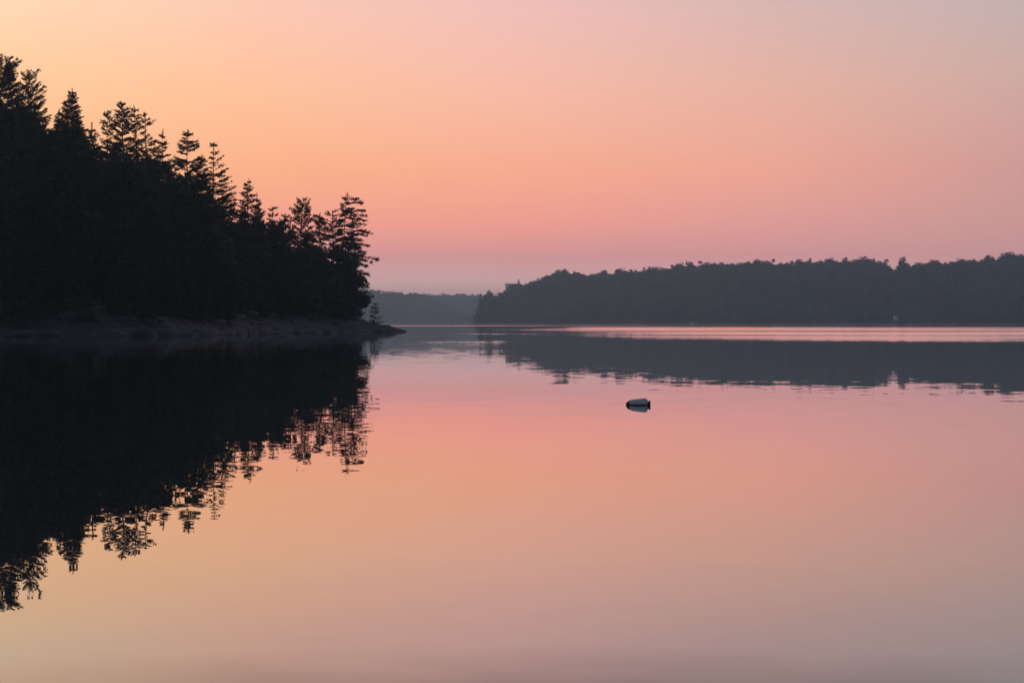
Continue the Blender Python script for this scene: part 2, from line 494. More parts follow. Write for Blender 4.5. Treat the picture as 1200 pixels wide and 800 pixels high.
# --- far shores: a ridge seen across the lake. sky = [(px,py)...] skyline of the treetops at its depth
def ridge(name, label, sky, ys0, ys1, x0, x1, rise, tree_h, mat, step=14.0, end_left=None):
    sx = np.array([s[0] for s in sky], float); sy = np.array([s[1] for s in sky], float)

    def shore_y(x):
        return ys0 + (x - x0) / (x1 - x0) * (ys1 - ys0) + 9 * np.sin(x * 0.021) + 6 * np.sin(x * 0.053 + 1)

    def zf(x, y):
        x = np.asarray(x, float); y = np.asarray(y, float)
        v = y - shore_y(x)
        d = shore_y(x) + rise
        px = 600 + x / d * F
        top = EYE + (HZ - np.interp(px, sx, sy)) / F * d - tree_h
        top = np.maximum(top, 1.5)
        t = np.clip(v / rise, 0, 1)
        g = top * (1 - (1 - t) ** 1.6) + 1.2 * np.clip(v / 6, 0, 1) + fbm(x, y, 21, 3, 0.03) * 1.0 * t
        g = np.where(v < 0, np.maximum(0.3 * v, -2.5), g)
        g = np.where(t >= 1, g - np.clip((v - rise) / 200, 0, 1) ** 2 * top * 0.6, g)
        if end_left is not None:                                                  # the point falls away to the water at its end
            e = (x - end_left - np.maximum(v - 40, 0) * 0.10) / 20.0
            g = np.where(e < 1, g * np.clip(e, 0, 1) ** 0.6 + np.clip(e, -1, 0) * 2.5, g)
        return g

    xs = np.arange(x0 - 40, x1 + step, step)
    vv = np.concatenate([[-20, -6, 0, 2, 5, 10], np.arange(20, rise + 260, 20.0)])
    A, V = np.meshgrid(xs, vv)
    Yg = shore_y(A) + V
    Z = zf(A, Yg)
    n0, n1 = len(vv), len(xs)
    k = np.arange(n0 * n1).reshape(n0, n1)
    qq = np.stack([k[:-1, :-1].ravel(), k[:-1, 1:].ravel(), k[1:, 1:].ravel(), k[1:, :-1].ravel()], 1)
    o = mesh_obj(name, np.stack([A.ravel(), Yg.ravel(), Z.ravel()], 1), qq, mat, smooth=True)
    tag(o, label, kind='structure')
    return shore_y, zf


SKY_R = [(555, 347), (572, 343), (590, 341), (605, 334), (628, 328), (640, 322), (655, 318), (668, 320), (690, 320), (720, 317), (750, 315),
         (790, 311), (830, 308.5), (880, 306.5), (925, 307), (950, 305), (985, 305), (1010, 305), (1030, 307), (1042, 313), (1052, 312),
         (1075, 308), (1120, 305), (1150, 303), (1200, 299), (1260, 297)]
shoreR, zR = ridge('far_shore_hill', 'wooded hill of the far shore across the open water', SKY_R, 2480, 1890, -60, 740, 265, 18.0, M_SHORE, end_left=-60)
SKY_M = [(380, 330), (432, 341), (450, 343), (470, 344), (490, 345), (505, 349), (520, 356), (532, 364), (541, 372), (548, 377)]
shoreM, zM = ridge('distant_hill', 'hazy wooded hill behind the headland tip', SKY_M, 4150, 4350, -640, -76, 340, 15, M_SHORE)
SKY_F = [(400, 350), (480, 346.5), (505, 346), (520, 345.5), (540, 346), (560, 346), (600, 347), (700, 350)]
shoreF, zF = ridge('farthest_hill', 'palest blue hill closing the end of the lake', SKY_F, 5150, 5150, -820, 380, 380, 13, M_SHORE, step=24)


# ================================================================== trees
def conifer(seed, H, cb=0.25, rad=3.5, shape=None, nwh=14, per=5, pitch=(0.0, 0.5), curve=0.12, asym=None, tuft=0.38, dens=1.0,
            lean=(0, 0), plate=0.5, jitter=0.25, trunk_r=None, gap=0.0, topk=1.0, wid=0.36, spread=0.6, puff=0.09):
    """returns (trunk Geo, crown Geo) of a whorled conifer. asym(az)->length factor, az 0 is +X"""
    rng = np.random.RandomState(seed)
    tr, cw = Geo(), Geo()
    shape = shape or (lambda t: (1 - t) ** 0.8 + 0.06)
    r0 = trunk_r or (0.011 * H + 0.05)
    n = 9
    tt = np.linspace(0, 1, n)
    wob = np.cumsum(rng.normal(0, 0.010 * H, (n, 2)), axis=0) * 0.5 * tt[:, None]
    tp = np.stack([lean[0] * tt ** 1.6 + wob[:, 0], lean[1] * tt ** 1.6 + wob[:, 1], tt * H], 1)
    tp[0, 2] = -0.6
    tr.tube(tp, r0 * (1 - 0.93 * tt), 6)

    def trunk_at(z):
        return np.array([np.interp(z, tp[:, 2], tp[:, k]) for k in range(3)])

    P, D, Ls = [], [], []
    for i in range(nwh):
        t = (i + rng.uniform(-0.3, 0.3)) / nwh
        t = min(max(t, 0), 0.985)
        k = max(2, int(round(per * (1 - 0.35 * t) + rng.uniform(-1, 1))))
        a0 = rng.uniform(0, 6.28)
        for j in range(k):
            if rng.rand() < gap: continue
            a = a0 + j * 2 * math.pi / k + rng.uniform(-0.3, 0.3)
            tb = min(max(t + rng.uniform(-spread, spread) / nwh, 0), 0.985)
            z = H * (cb + (1 - cb) * tb)
            Lb = rad * shape(tb) * rng.uniform(1 - jitter * 1.6, 1 + jitter)
            if asym: Lb *= asym(a)
            if Lb < 0.25: continue
            p = pitch[0] + (pitch[1] - pitch[0]) * t + rng.uniform(-0.12, 0.12)
            cv = curve * rng.uniform(0.5, 1.4)
            m = 6
            s = np.linspace(0, 1, m)
            h = np.array([math.cos(a), math.sin(a), 0])
            bend = rng.uniform(-0.25, 0.25)
            hs = np.array([-math.sin(a), math.cos(a), 0])
            b0 = trunk_at(z)
            bp = b0 + Lb * (s[:, None] * math.cos(p) * h + bend * s[:, None] ** 2 * hs * 0.4 + (s * math.sin(p) + cv * s ** 2)[:, None] * np.array([0, 0, 1.0]))
            rb = 0.017 * Lb + 0.02
            tr.tube(bp, rb * (1 - 0.8 * s), 3)
            # twigs in a flat spray on both sides
            nt_ = max(3, int(Lb / 0.33 * dens))
            ss = rng.uniform(0.22, 1.0, nt_)
            for q_ in ss:
                c = b0 + Lb * (q_ * math.cos(p) * h + bend * q_ ** 2 * hs * 0.4 + np.array([0, 0, q_ * math.sin(p) + cv * q_ ** 2]))
                for sg in (-1, 1):
                    ta = a + sg * rng.uniform(0.35, 1.05)
                    tl = (0.30 * Lb * (1.05 - q_) * plate * 2 + 0.35) * rng.uniform(0.6, 1.2)
                    d = np.array([math.cos(ta), math.sin(ta), math.sin(p) * 0.5 + rng.uniform(-0.15, 0.45)])
                    nn = max(2, int(tl / 0.30))
                    u = np.linspace(0.15, 1.0, nn)
                    pts = c + u[:, None] * tl * d
                    P.append(pts); D.append(np.repeat(d[None], nn, 0)); Ls.append(np.full(nn, tuft))
        # leader tuft
    top = tp[-1]
    zt = np.linspace(-1.4 * topk, 0.0, 8)
    P.append(np.array([trunk_at(H + q_) for q_ in zt])); D.append(np.repeat(np.array([[0, 0, 1.0]]), 8, 0)); Ls.append(np.full(8, tuft))
    P = np.concatenate(P); D = np.concatenate(D); Ls = np.concatenate(Ls)
    for rep in range(4):
        d = D + rng.normal(0, 0.42, D.shape) * np.array([1, 1, 0.85]) + np.array([0, 0, 0.18])
        cw.blades(P + rng.normal(0, puff, P.shape) * np.array([1, 1, 0.9]), d, Ls * rng.uniform(0.7, 1.35, len(P)), Ls * wid * rng.uniform(0.7, 1.2, len(P)), rng)
    return tr, cw


def broadleaf(seed, H, rad, nleaf=2600, cb=0.2, lobes=16, leaf=0.55, flat=0.8, big=1.0):
    rng = np.random.RandomState(seed)
    tr, cw = Geo(), Geo()
    zc = H * (cb + 1) / 2; rz = H * (1 - cb) / 2
    n = 7; tt = np.linspace(0, 1, n)
    tp = np.stack([np.cumsum(rng.normal(0, 0.015 * H, n)) * tt, np.cumsum(rng.normal(0, 0.015 * H, n)) * tt, tt * H * 0.85], 1)
    tp[0, 2] = -0.6
    tr.tube(tp, (0.014 * H + 0.06) * (1 - 0.9 * tt), 6)
    per = nleaf // lobes
    for k in range(lobes):
        a = rng.uniform(0, 6.28); e = rng.uniform(-0.75 if big == 1.0 else -0.95, 1.0)
        ce = math.sqrt(max(0, 1 - e * e))
        f = rng.uniform(0.5, 0.92)
        c = np.array([math.cos(a) * ce * rad * f, math.sin(a) * ce * rad * f, zc + e * rz * f])
        lr = rad * rng.uniform(0.27, 0.47) * big
        z0 = min(max(c[2] - lr * 1.6, H * cb * 0.8), H * 0.8)
        st = np.array([np.interp(z0, tp[:, 2], tp[:, q_]) for q_ in range(3)])
        s = np.linspace(0, 1, 5)[:, None]
        mid = (st + c) / 2 + np.array([0, 0, -0.08 * H])
        tr.tube((1 - s) ** 2 * st + 2 * s * (1 - s) * mid + s ** 2 * c, (0.006 * H) * (1 - 0.8 * s[:, 0]), 3)
        d = rng.normal(size=(per, 3)); d /= np.linalg.norm(d, axis=1)[:, None]
        rr = lr * rng.uniform(0.35, 1.1, (per, 1)) ** 0.6
        cw.leaves(c + d * rr * np.array([1, 1, flat]), d + rng.normal(0, 0.5, d.shape) + np.array([0, 0, 0.3]), leaf, rng)
    return tr, cw


def build_tree(name, tc_, mat, loc, rz, sc, label, cat, group=None):
    t = thing(name, loc, label, cat, group)
    t.rotation_euler = (0, 0, rz); t.scale = (sc, sc, sc) if isinstance(sc, (int, float)) else sc
    tr, cw = tc_
    mesh_obj('trunk', *tr.get(), M_BARK, t, smooth=True)
    mesh_obj('crown', *cw.get(), mat, t)
    return t


def copy_tree(src, loc, rz, sc, label, group=None):
    r = src.copy(); COL.objects.link(r)
    r.location = loc; r.rotation_euler = (0, 0, rz); r.scale = sc
    r['label'] = label
    if group: r['group'] = group
    for ch in src.children:
        c = ch.copy(); COL.objects.link(c); c.parent = r
    return r


def flag(right=1.0, left=0.35, power=1.0):
    return lambda a: left + (right - left) * ((1 + math.cos(a)) / 2) ** power


# --- the trees that stand out on the headland skyline: (name, tip px, tip py, distance, crown kwargs, label)
dome = lambda t: 1.0 * (1 - abs(t - 0.35) ** 1.6 * 1.1) * (1 - t ** 5) + 0.05
flat_top = lambda t: 0.55 + 0.5 * math.sin(min(1, t * 1.25) * math.pi * 0.75) - 0.45 * max(0, t - 0.8) * 4
cone = lambda t: (1 - t) ** 0.95 + 0.01
open_p = lambda t: (1 - t) ** 0.55 * (0.75 + 0.3 * t) + 0.08
spire = lambda t: 0.95 * (1 - t) ** 0.85 + 0.06
HERO = [
    ('white_pine', 1, 71, 330, dict(seed=11, cb=0.35, rad=4.6, shape=flat_top, nwh=24, per=7, pitch=(-0.05, 0.5), curve=0.2, dens=1.3), 'tallest broad pine at the highest end of the headland skyline'),
    ('white_pine', 33, 87, 336, dict(seed=12, cb=0.35, rad=3.3, shape=flat_top, nwh=21, per=6, pitch=(0.0, 0.7), curve=0.28, asym=flag(1.1, 0.75), dens=1.2), 'ragged pine with upswept branch tips beside the tallest pine'),
    ('spruce', 67, 127, 342, dict(seed=13, cb=0.45, rad=2.6, shape=cone, nwh=17, per=5, pitch=(-0.1, 0.6), curve=0.12), 'small thin spruce tip in the notch between two taller pines'),
    ('spruce', 87, 103, 336, dict(seed=14, cb=0.42, rad=5.2, shape=lambda t: 1.05 * (1 - t) ** 1.05 + 0.005, topk=1.6, nwh=24, per=8, pitch=(-0.05, 0.55), curve=0.14, dens=1.3, jitter=0.32), 'tall dense pointed spruce, second peak of the headland skyline'),
    ('white_pine', 146, 119, 340, dict(seed=67, cb=0.42, rad=4.0, shape=lambda t: 0.15 + 0.95 * (1 - t) ** 0.9, nwh=22, per=7, pitch=(-0.1, 0.6), curve=0.2, jitter=0.4, gap=0.06, dens=1.25), 'wide dense pine with upswept limbs on the skyline'),
    ('white_pine', 175, 131, 346, dict(seed=16, cb=0.42, rad=3.6, shape=lambda t: 0.15 + 0.9 * (1 - t) ** 0.8, nwh=15, per=6, pitch=(0.0, 0.45), curve=0.18, asym=flag(1.15, 0.6), gap=0.08), 'narrow ragged pine close behind the wide dense pine'),
    ('white_pine', 218, 152, 335, dict(seed=17, cb=0.38, rad=4.1, shape=lambda t: min(1.0, (1 - t) ** 0.72 * 1.15) + 0.05, nwh=13, per=7, pitch=(-0.08, 0.35), curve=0.24, plate=0.34, dens=1.0, trunk_r=0.24, spread=0.25, jitter=0.2, tuft=0.45), 'open symmetrical pine with bare trunk showing between tiered branches'),
    ('white_pine', 249, 166, 331, dict(seed=18, cb=0.42, rad=4.2, shape=lambda t: 1.0 - 0.72 * t, nwh=14, per=5, pitch=(-0.05, 0.75), curve=0.06, asym=flag(1.0, 0.22, 0.8), gap=0.16, plate=0.3, dens=0.95), 'scraggly thin pine with branches only on its lake side'),
    ('spruce', 291, 209, 325, dict(seed=19, cb=0.35, rad=5.0, shape=lambda t: (1 - t) ** 1.25 + 0.02, topk=2.6, nwh=17, per=6, pitch=(-0.05, 0.4), curve=0.16, gap=0.05), 'pointed spruce with a thin leader halfway down the headland skyline'),
    ('white_pine', 320, 243, 331, dict(seed=20, cb=0.3, rad=3.4, shape=open_p, nwh=15, per=5, pitch=(-0.1, 0.4), curve=0.1, gap=0.12, asym=flag(1.2, 0.6), plate=0.35), 'sparse low pine right of the pointed spruce with thin leader'),
    ('white_pine', 352, 238, 335, dict(seed=21, cb=0.4, rad=2.6, shape=flat_top, nwh=16, per=6, pitch=(0.1, 0.95), curve=0.25, gap=0.06), 'small pine clump with upright brushy twigs on the skyline'),
    ('white_pine', 374, 249, 338, dict(seed=22, cb=0.4, rad=2.4, shape=open_p, nwh=14, per=5, pitch=(0.1, 0.9), curve=0.2, gap=0.12, plate=0.3), 'thin spiky pine top between the brushy clump and the leaning pine'),
    ('white_pine', 391, 246, 345, dict(seed=23, cb=0.35, rad=3.2, shape=flat_top, nwh=16, per=6, pitch=(-0.1, 0.3), curve=0.12, asym=flag(0.5, 1.2)), 'low pine reaching inland just behind the wind-swept pine'),
    ('white_pine', 17, 84, 342, dict(seed=51, cb=0.4, rad=3.4, shape=spire, nwh=18, per=6, pitch=(-0.05, 0.6), curve=0.2, jitter=0.4), 'pine wedged between the tallest pine and its ragged neighbour'),
    ('spruce', 107, 143, 341, dict(seed=52, cb=0.4, rad=3.0, shape=cone, nwh=18, per=6, pitch=(-0.1, 0.5), curve=0.1, jitter=0.4), 'lower spruce on the lake side of the tall dense pointed spruce'),
    ('white_pine', 128, 129, 345, dict(seed=53, cb=0.4, rad=3.2, shape=spire, nwh=17, per=6, pitch=(0.05, 0.75), curve=0.2, jitter=0.4, gap=0.06), 'ragged pine crowding the inland side of the wide dense pine'),
    ('white_pine', 162, 124, 338, dict(seed=54, cb=0.4, rad=3.4, shape=spire, nwh=17, per=6, pitch=(0.0, 0.6), curve=0.2, jitter=0.4, gap=0.06), 'ragged pine crowding the lake side of the wide dense pine'),
    ('spruce', 191, 152, 340, dict(seed=55, cb=0.4, rad=3.2, shape=cone, nwh=18, per=6, pitch=(-0.1, 0.5), curve=0.1, jitter=0.35), 'dense spruce filling the step above the open symmetrical pine'),
    ('white_pine', 236, 180, 340, dict(seed=56, cb=0.4, rad=3.0, shape=spire, nwh=17, per=6, pitch=(-0.05, 0.5), curve=0.15, jitter=0.4), 'bushy pine between the open pine and the scraggly thin pine'),
    ('white_pine', 262, 199, 334, dict(seed=57, cb=0.4, rad=2.6, shape=open_p, nwh=15, per=5, pitch=(-0.05, 0.35), curve=0.1, jitter=0.4, asym=flag(1.2, 0.6)), 'low pine with a long side limb below the scraggly thin pine'),
    ('spruce', 305, 226, 334, dict(seed=58, cb=0.35, rad=2.6, shape=cone, nwh=16, per=5, pitch=(-0.1, 0.5), curve=0.1, jitter=0.4), 'little spruce touching the lake side of the pointed spruce'),
    ('white_pine', 337, 250, 338, dict(seed=59, cb=0.35, rad=2.4, shape=dome, nwh=15, per=5, pitch=(0.0, 0.6), curve=0.15, jitter=0.4), 'low bushy pine before the brushy upright clump'),
    ('hemlock', 411, 270, 336, dict(seed=60, cb=0.1, rad=2.9, shape=lambda t: (1 - t) ** 0.7 + 0.05, nwh=22, per=6, pitch=(-0.35, 0.2), curve=-0.03, jitter=0.35), 'drooping hemlock under the limbs of the wind-swept pine'),
    ('white_pine', 403, 225, 341, dict(seed=37, cb=0.22, rad=6.3, shape=lambda t: 0.52 + 0.50 * min(1.0, (1 - t) / 0.55) - 0.32 * max(0.0, 0.42 - t), nwh=19, per=7, pitch=(-0.42, 0.02), curve=-0.04, asym=flag(1.0, 0.20, 1.5), gap=0.05, plate=0.26, dens=1.1, jitter=0.14, lean=(0.6, 0), trunk_r=0.30, tuft=0.45, spread=0.5, puff=0.13), 'tall wind-swept pine leaning its limbs over the water at the headland end'),
]
hero_objs = []
for name, px, py, d, kw, label in HERO:
    x, y = px2x(px, d), d
    z0 = float(head_z(x, y)) - 0.3
    kw = dict(kw)
    lean = kw.pop('lean', (0, 0))
    Ht = py2z(py, d) - z0 - 0.35
    o = build_tree(name, conifer(H=Ht, lean=lean, **kw), M_PINE if name == 'white_pine' else M_HEM, (x - lean[0], y, z0), 0, 1.0, label, 'tree', 'trees on the headland skyline')
    hero_objs.append((px, py, d, o))

# --- the woods under that skyline: a few kinds, each copied with its own size and turn
PROTO = {}
def wood_zone(px, s):
    i = min(3, int((max(px, 0)) // 108))
    z = ['under the tallest pine', 'under the wide dense pine', 'under the scraggly thin pine', 'near the wind-swept pine'][i]
    return (', low on the slope ' if s < 9 else (', midway up ' if s < 32 else ', high up ')) + z


G_WOOD = 'trees massed on the dark headland slope'
L_WOOD = {'pine': 'dark pine in the headland woods', 'hemlock': 'dense hemlock in the headland woods', 'leafy': 'dark leafy tree in the headland woods'}
proto_src = []
for k in range(4):
    proto_src.append(('pine', 'white_pine', conifer(100 + k, 18, cb=0.16, rad=4.0, shape=[flat_top, open_p, dome, cone][k], nwh=18, per=6, pitch=(-0.05, 0.5), curve=0.18, dens=0.9, jitter=0.3, tuft=0.52), M_PINE))
for k in range(3):
    proto_src.append(('hemlock', 'hemlock', conifer(120 + k, 16, cb=0.04, rad=4.0, shape=lambda t: (1 - t) ** 0.6 * 0.95 + 0.06, nwh=18, per=6, pitch=(-0.25, 0.3), curve=0.0, dens=0.9, jitter=0.25, tuft=0.5), M_HEM))
for k in range(3):
    proto_src.append(('leafy', 'broadleaf_tree', broadleaf(140 + k, 13, 4.2, 3400, cb=0.08, lobes=22, leaf=0.62), M_LEAF))
PH = {'pine': 18.0, 'hemlock': 16.0, 'leafy': 13.0}
made = {}
skyl = np.array([(-60, 78), (0, 92), (30, 106), (48, 136), (58, 146), (70, 138), (87, 128), (102, 142), (118, 158), (150, 148), (175, 158), (197, 172), (205, 198), (225, 198), (240, 198), (258, 212), (272, 230),
                 (290, 238), (315, 256), (345, 262), (380, 264), (398, 272), (412, 292), (424, 318), (429, 340), (430, 372), (436, 380)], float)
rngw = np.random.RandomState(5)
placed = [(px2x(p, d), d) for p, _, d, _ in hero_objs]
cand = []
for _ in range(9000):
    y = rngw.uniform(205, 380); px = rngw.uniform(-45, 434)
    cand.append((px2x(px, y), y, px))
cand.sort(key=lambda c: c[1])
count = 0
for x, y, px in cand:
    s = float(poly_dist(x, y))
    if s < 2.6: continue
    if y > 352 and px > 120: continue
    md = 5.0 if s < 16 else 6.2
    if any((x - a) ** 2 + (y - b) ** 2 < md * md for a, b in placed): continue
    z0 = float(head_z(x, y))
    if z0 < 1.5: continue
    kind = rngw.choice(['pine', 'hemlock', 'leafy'], p=[0.4, 0.38, 0.22]) if s > 9 else rngw.choice(['hemlock', 'leafy', 'pine'], p=[0.45, 0.45, 0.1])
    H = {'pine': rngw.uniform(13, 20), 'hemlock': rngw.uniform(10, 17), 'leafy': rngw.uniform(8, 14)}[kind]
    if s < 7: H *= 0.62
    # keep under the treeline, the crown's sides included
    for it in range(9):
        w = 3.6 * H / PH[kind] / y * F
        lim = max(np.interp(px + w * f, skyl[:, 0], skyl[:, 1]) - g for f, g in ((0, 0), (0.5, 0.25 * H / y * F), (1.0, 0.55 * H / y * F)))
        if py2z(lim + 3, y) > z0 + H: break
        H *= 0.88
    if H < 3.0 or px + w > (430 if H > 8 else 419): continue
    placed.append((x, y)); count += 1
    opts = [k for k in range(len(proto_src)) if proto_src[k][0] == kind]
    k = opts[rngw.randint(len(opts))]
    sc = H / PH[kind]; wsc = sc * rngw.uniform(0.9, 1.2)
    rz = rngw.uniform(0, 6.28)
    if k not in made:
        kd, nm, tc_, mt = proto_src[k]
        made[k] = build_tree(nm, tc_, mt, (x, y, z0 - 0.3), rz, (wsc, wsc, sc), L_WOOD[kind] + wood_zone(px, s), 'tree', G_WOOD)
    else:
        copy_tree(made[k], (x, y, z0 - 0.3), rz, (wsc, wsc, sc), L_WOOD[kind] + wood_zone(px, s))
print('headland trees', count)

# --- the small tree and the bare sapling on the open rock of the tip
d = 322.0
x = px2x(439, d); z0 = float(head_z(x, d))
Ht = py2z(355, d) - z0
build_tree('spruce', conifer(61, Ht + 0.1, cb=0.10, rad=1.25, shape=lambda t: (1 - t) ** 0.8 + 0.08, nwh=9, per=5, pitch=(-0.05, 0.35), curve=0.12, tuft=0.22, gap=0.15, plate=0.3, puff=0.05, spread=0.3, topk=0.4, trunk_r=0.07, jitter=0.35), M_HEM,
           (x, d, z0 - 0.1), 0, 1.0, 'lone little spruce on the bare rock near the headland tip', 'tree')
x = px2x(427.5, d); z0 = float(head_z(x, d))
g = Geo(); H_ = py2z(363, d) - z0
g.tube([(0, 0, -0.2), (0.05, 0, H_ * 0.5), (0.02, 0, H_)], [0.045, 0.03, 0.012], 5)
sap = thing('dead_sapling', (x, d, z0), 'bare thin dead sapling left of the lone little spruce', 'sapling')
mesh_obj('trunk', *g.get(), M_BARK, sap)
for k in range(7):
    zz = H_ * (0.3 + 0.09 * k); a = k * 2.4
    b = Geo(); b.tube([(0.03, 0, zz), (0.03 + 0.25 * math.cos(a), 0.25 * math.sin(a), zz + 0.12), (0.03 + 0.45 * math.cos(a), 0.45 * math.sin(a), zz + 0.2)], [0.018, 0.012, 0.006], 4)
    mesh_obj('twig', *b.get(), M_BARK, sap)

# ================================================================== rock ledges along the headland waterline
def ledge(seed, lx, ly, lz):
    """a worn granite slab: a subdivided block pushed in and out, rounded on top"""
    rng = np.random.RandomState(seed)
    n, m = 12, 7
    th = np.linspace(0, 2 * math.pi, n, endpoint=False)
    rad = 1 + 0.16 * np.sin(2 * th + rng.uniform(0, 6)) + 0.10 * np.sin(3 * th + rng.uniform(0, 6)) + rng.uniform(-0.08, 0.08, n)
    prof = [(0.98, -0.8), (1.03, 0.0), (1.02, 0.35), (0.97, 0.62), (0.86, 0.84), (0.62, 0.97), (0.3, 1.0)]
    tilt = rng.uniform(-0.12, 0.12, 2)
    V = []
    for r, h in prof:
        jit = rng.uniform(-0.035, 0.035, n)
        for a, q_, j in zip(th, rad, jit):
            ce = math.copysign(abs(math.cos(a)) ** 0.7, math.cos(a)); se = math.copysign(abs(math.sin(a)) ** 0.7, math.sin(a))
            xx, yy = ce * q_ * (r + j) * lx / 2, se * q_ * (r + j) * ly / 2
            V.append((xx, yy, h * lz * (1 + j * 2) + (tilt[0] * xx * 0.4 + tilt[1] * yy) * max(h, 0)))
    V.append((0, 0, lz * 1.0))
    Fc = []
    for i in range(m - 1):
        for j in range(n):
            a, b = i * n + j, i * n + (j + 1) % n
            Fc.append((a, b, b + n, a + n))
    for j in range(n):
        Fc.append(((m - 1) * n + j, (m - 1) * n + (j + 1) % n, m * n))
    return V, Fc


rngl = np.random.RandomState(9)
front = SHORE[2:11]
seg = np.cumsum([0] + [np.hypot(*(front[i + 1] - front[i])) for i in range(len(front) - 1)])
LSRC = [ledge(300 + k, 1, 1, 1) for k in range(7)]
lmesh = []
for V, Fc in LSRC:
    o = mesh_obj('granite_ledge', V, Fc, M_ROCK, smooth=True, link=False)
    lmesh.append(o.data)
t = 14.0; nl = 0
while t < seg[-1] - 3:
    i = int(np.searchsorted(seg, t) - 1); f = (t - seg[i]) / (seg[i + 1] - seg[i])
    p = front[i] * (1 - f) + front[i + 1] * f
    tan = (front[i + 1] - front[i]) / np.linalg.norm(front[i + 1] - front[i])
    nin = np.array([-tan[1], tan[0]])
    if poly_dist(*(p + nin * 2)) < 0: nin = -nin
    end = min(1, (seg[-1] - t) / 30)
    for row in range(4):
        L_ = rngl.uniform(4.5, 9.5) * (0.55 + 0.45 * end); W_ = rngl.uniform(2.2, 4.2) * (0.5 + 0.5 * end); Hh = rngl.uniform(0.45, 1.1) * (0.35 + 0.65 * end)
        if row and (rngl.rand() < (0.35, 0.45, 0.5)[row - 1] or (end < 0.5 and row > 1)): continue
        if row: L_ *= 0.6; W_ *= 0.7; Hh *= 0.75
        off = 0.6 + row * 2.0 + rngl.uniform(-0.6, 0.6)
        q_ = p + nin * off + tan * rngl.uniform(-1, 1)
        zz = -0.05 if row == 0 else float(head_z(q_[0], q_[1])) - 0.35
        o = bpy.data.objects.new('granite_ledge', lmesh[rngl.randint(len(lmesh))]); COL.objects.link(o)
        o.location = (q_[0], q_[1], zz); o.scale = (L_, W_, Hh)
        o.rotation_euler = (0, 0, math.atan2(tan[1], tan[0]) + rngl.uniform(-0.2, 0.2))
        tag(o, ['low granite slab lapped by the water along the headland shore', 'granite slab on the bank above the headland waterline'][min(row, 1)] + ['', ' below the wide dense pine', ' below the thin scraggly pine', ' near the tip'][min(3, int(max(0, 600 + q_[0] / q_[1] * F) // 118))], 'rock', 'granite slabs along the headland shore')
        nl += 1
    t += rngl.uniform(3.2, 5.5)
for px, lab, sz in ((461, 'low dark rock off the headland tip, nearer the trees', (2.3, 1.4, 0.42)), (471, 'outermost tiny dark rock off the headland tip', (1.9, 1.1, 0.33))):
    o = bpy.data.objects.new('granite_rock', lmesh[px % 7]); COL.objects.link(o)
    o.location = (px2x(px, 330), 330, -0.06); o.scale = sz
    tag(o, lab, 'rock')
print('ledges', nl)

# low shrubs and ferns at the foot of the woods
rs = np.random.RandomState(31)
g = Geo()
pts = []
for _ in range(2600):
    y = rs.uniform(205, 345); px = rs.uniform(-40, 418); x = px2x(px, y)
    s = float(poly_dist(x, y))
    if 1.8 < s < 12 and head_z(x, y) > 1.1:
        pts.append((x, y, float(head_z(x, y)), s))
for x, y, z, s in pts:
    r = rs.uniform(0.5, 1.0) * (0.5 + 0.06 * s)
    k = 26
    dd = rs.normal(size=(k, 3)); dd /= np.linalg.norm(dd, axis=1)[:, None]; dd[:, 2] = np.abs(dd[:, 2])
    g.leaves(np.array([x, y, z]) + dd * r * rs.uniform(0.4, 1.1, (k, 1)), dd, 0.4, rs)
ug = mesh_obj('undergrowth', *g.get(), M_LEAF)
tag(ug, 'dark low shrubs along the foot of the headland woods', kind='stuff')

# ================================================================== trees of the far shore
def far_broad(seed, H, rad, n=300, lobes=18, leaf=1.3, flat=0.85):
    tr, cw = broadleaf(seed, H, rad, n, cb=0.02, lobes=lobes, leaf=leaf, flat=flat, big=1.25)
    (v1, f1), (v2, f2) = tr.get(), cw.get()
    return np.concatenate([v1, v2]), np.concatenate([f1, f2 + len(v1)]), np.concatenate([np.zeros(len(f1), int), np.ones(len(f2), int)])


def far_con(seed, H, rad, n=15):
    rng = np.random.RandomState(seed)
    g1, g2 = Geo(), Geo()
    g1.tube([(0, 0, -0.6), (0, 0, H * 0.5), (0, 0, H * 0.97)], [0.28, 0.18, 0.04], 5)
    P, D = [], []
    for i in range(n):
        t = (i + rng.uniform(-0.3, 0.3)) / n
        for j in range(13):
            a = rng.uniform(0, 6.28); L_ = rad * ((1 - t) ** 0.6 + 0.14) * rng.uniform(0.6, 1.15)
            dd = np.array([math.cos(a), math.sin(a), rng.uniform(-0.2, 0.25)])
            for q_ in (0.05, 0.45):
                P.append(np.array([0, 0, H * (0.12 + 0.86 * t)]) + dd * L_ * q_); D.append(dd * L_ * 0.6)
    P = np.array(P); D = np.array(D)
    g2.blades(P, D, np.linalg.norm(D, axis=1), 1.0, rng)
    g2.blades(np.array([[0, 0, H * 0.88]] * 8), np.array([[0, 0, 1.0]] * 8) + rng.normal(0, .25, (8, 3)), H * 0.1, 0.9, rng)
    (v1, f1), (v2, f2) = g1.get(), g2.get()
    return np.concatenate([v1, v2]), np.concatenate([f1, f2 + len(v1)]), np.concatenate([np.zeros(len(f1), int), np.ones(len(f2), int)])


FB = [far_broad(400 + k, 15, [5.4, 6.2, 4.8, 5.8, 5.0][k], n=[900, 1000, 800, 950, 850][k], flat=[0.85, 0.75, 1.0, 0.8, 0.9][k]) for k in range(5)]
FCN = [far_con(420 + k, 17, [3.4, 4.0, 3.0][k]) for k in range(3)]
far_me = {'broad': [], 'con': []}
for nm, lst in (('broad', FB), ('con', FCN)):
    for v, f, mi in lst:
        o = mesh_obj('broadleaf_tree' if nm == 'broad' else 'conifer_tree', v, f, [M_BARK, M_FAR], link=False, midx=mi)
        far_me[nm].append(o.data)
rngf = np.random.RandomState(17)
G_FAR = 'trees of the far shore woods'


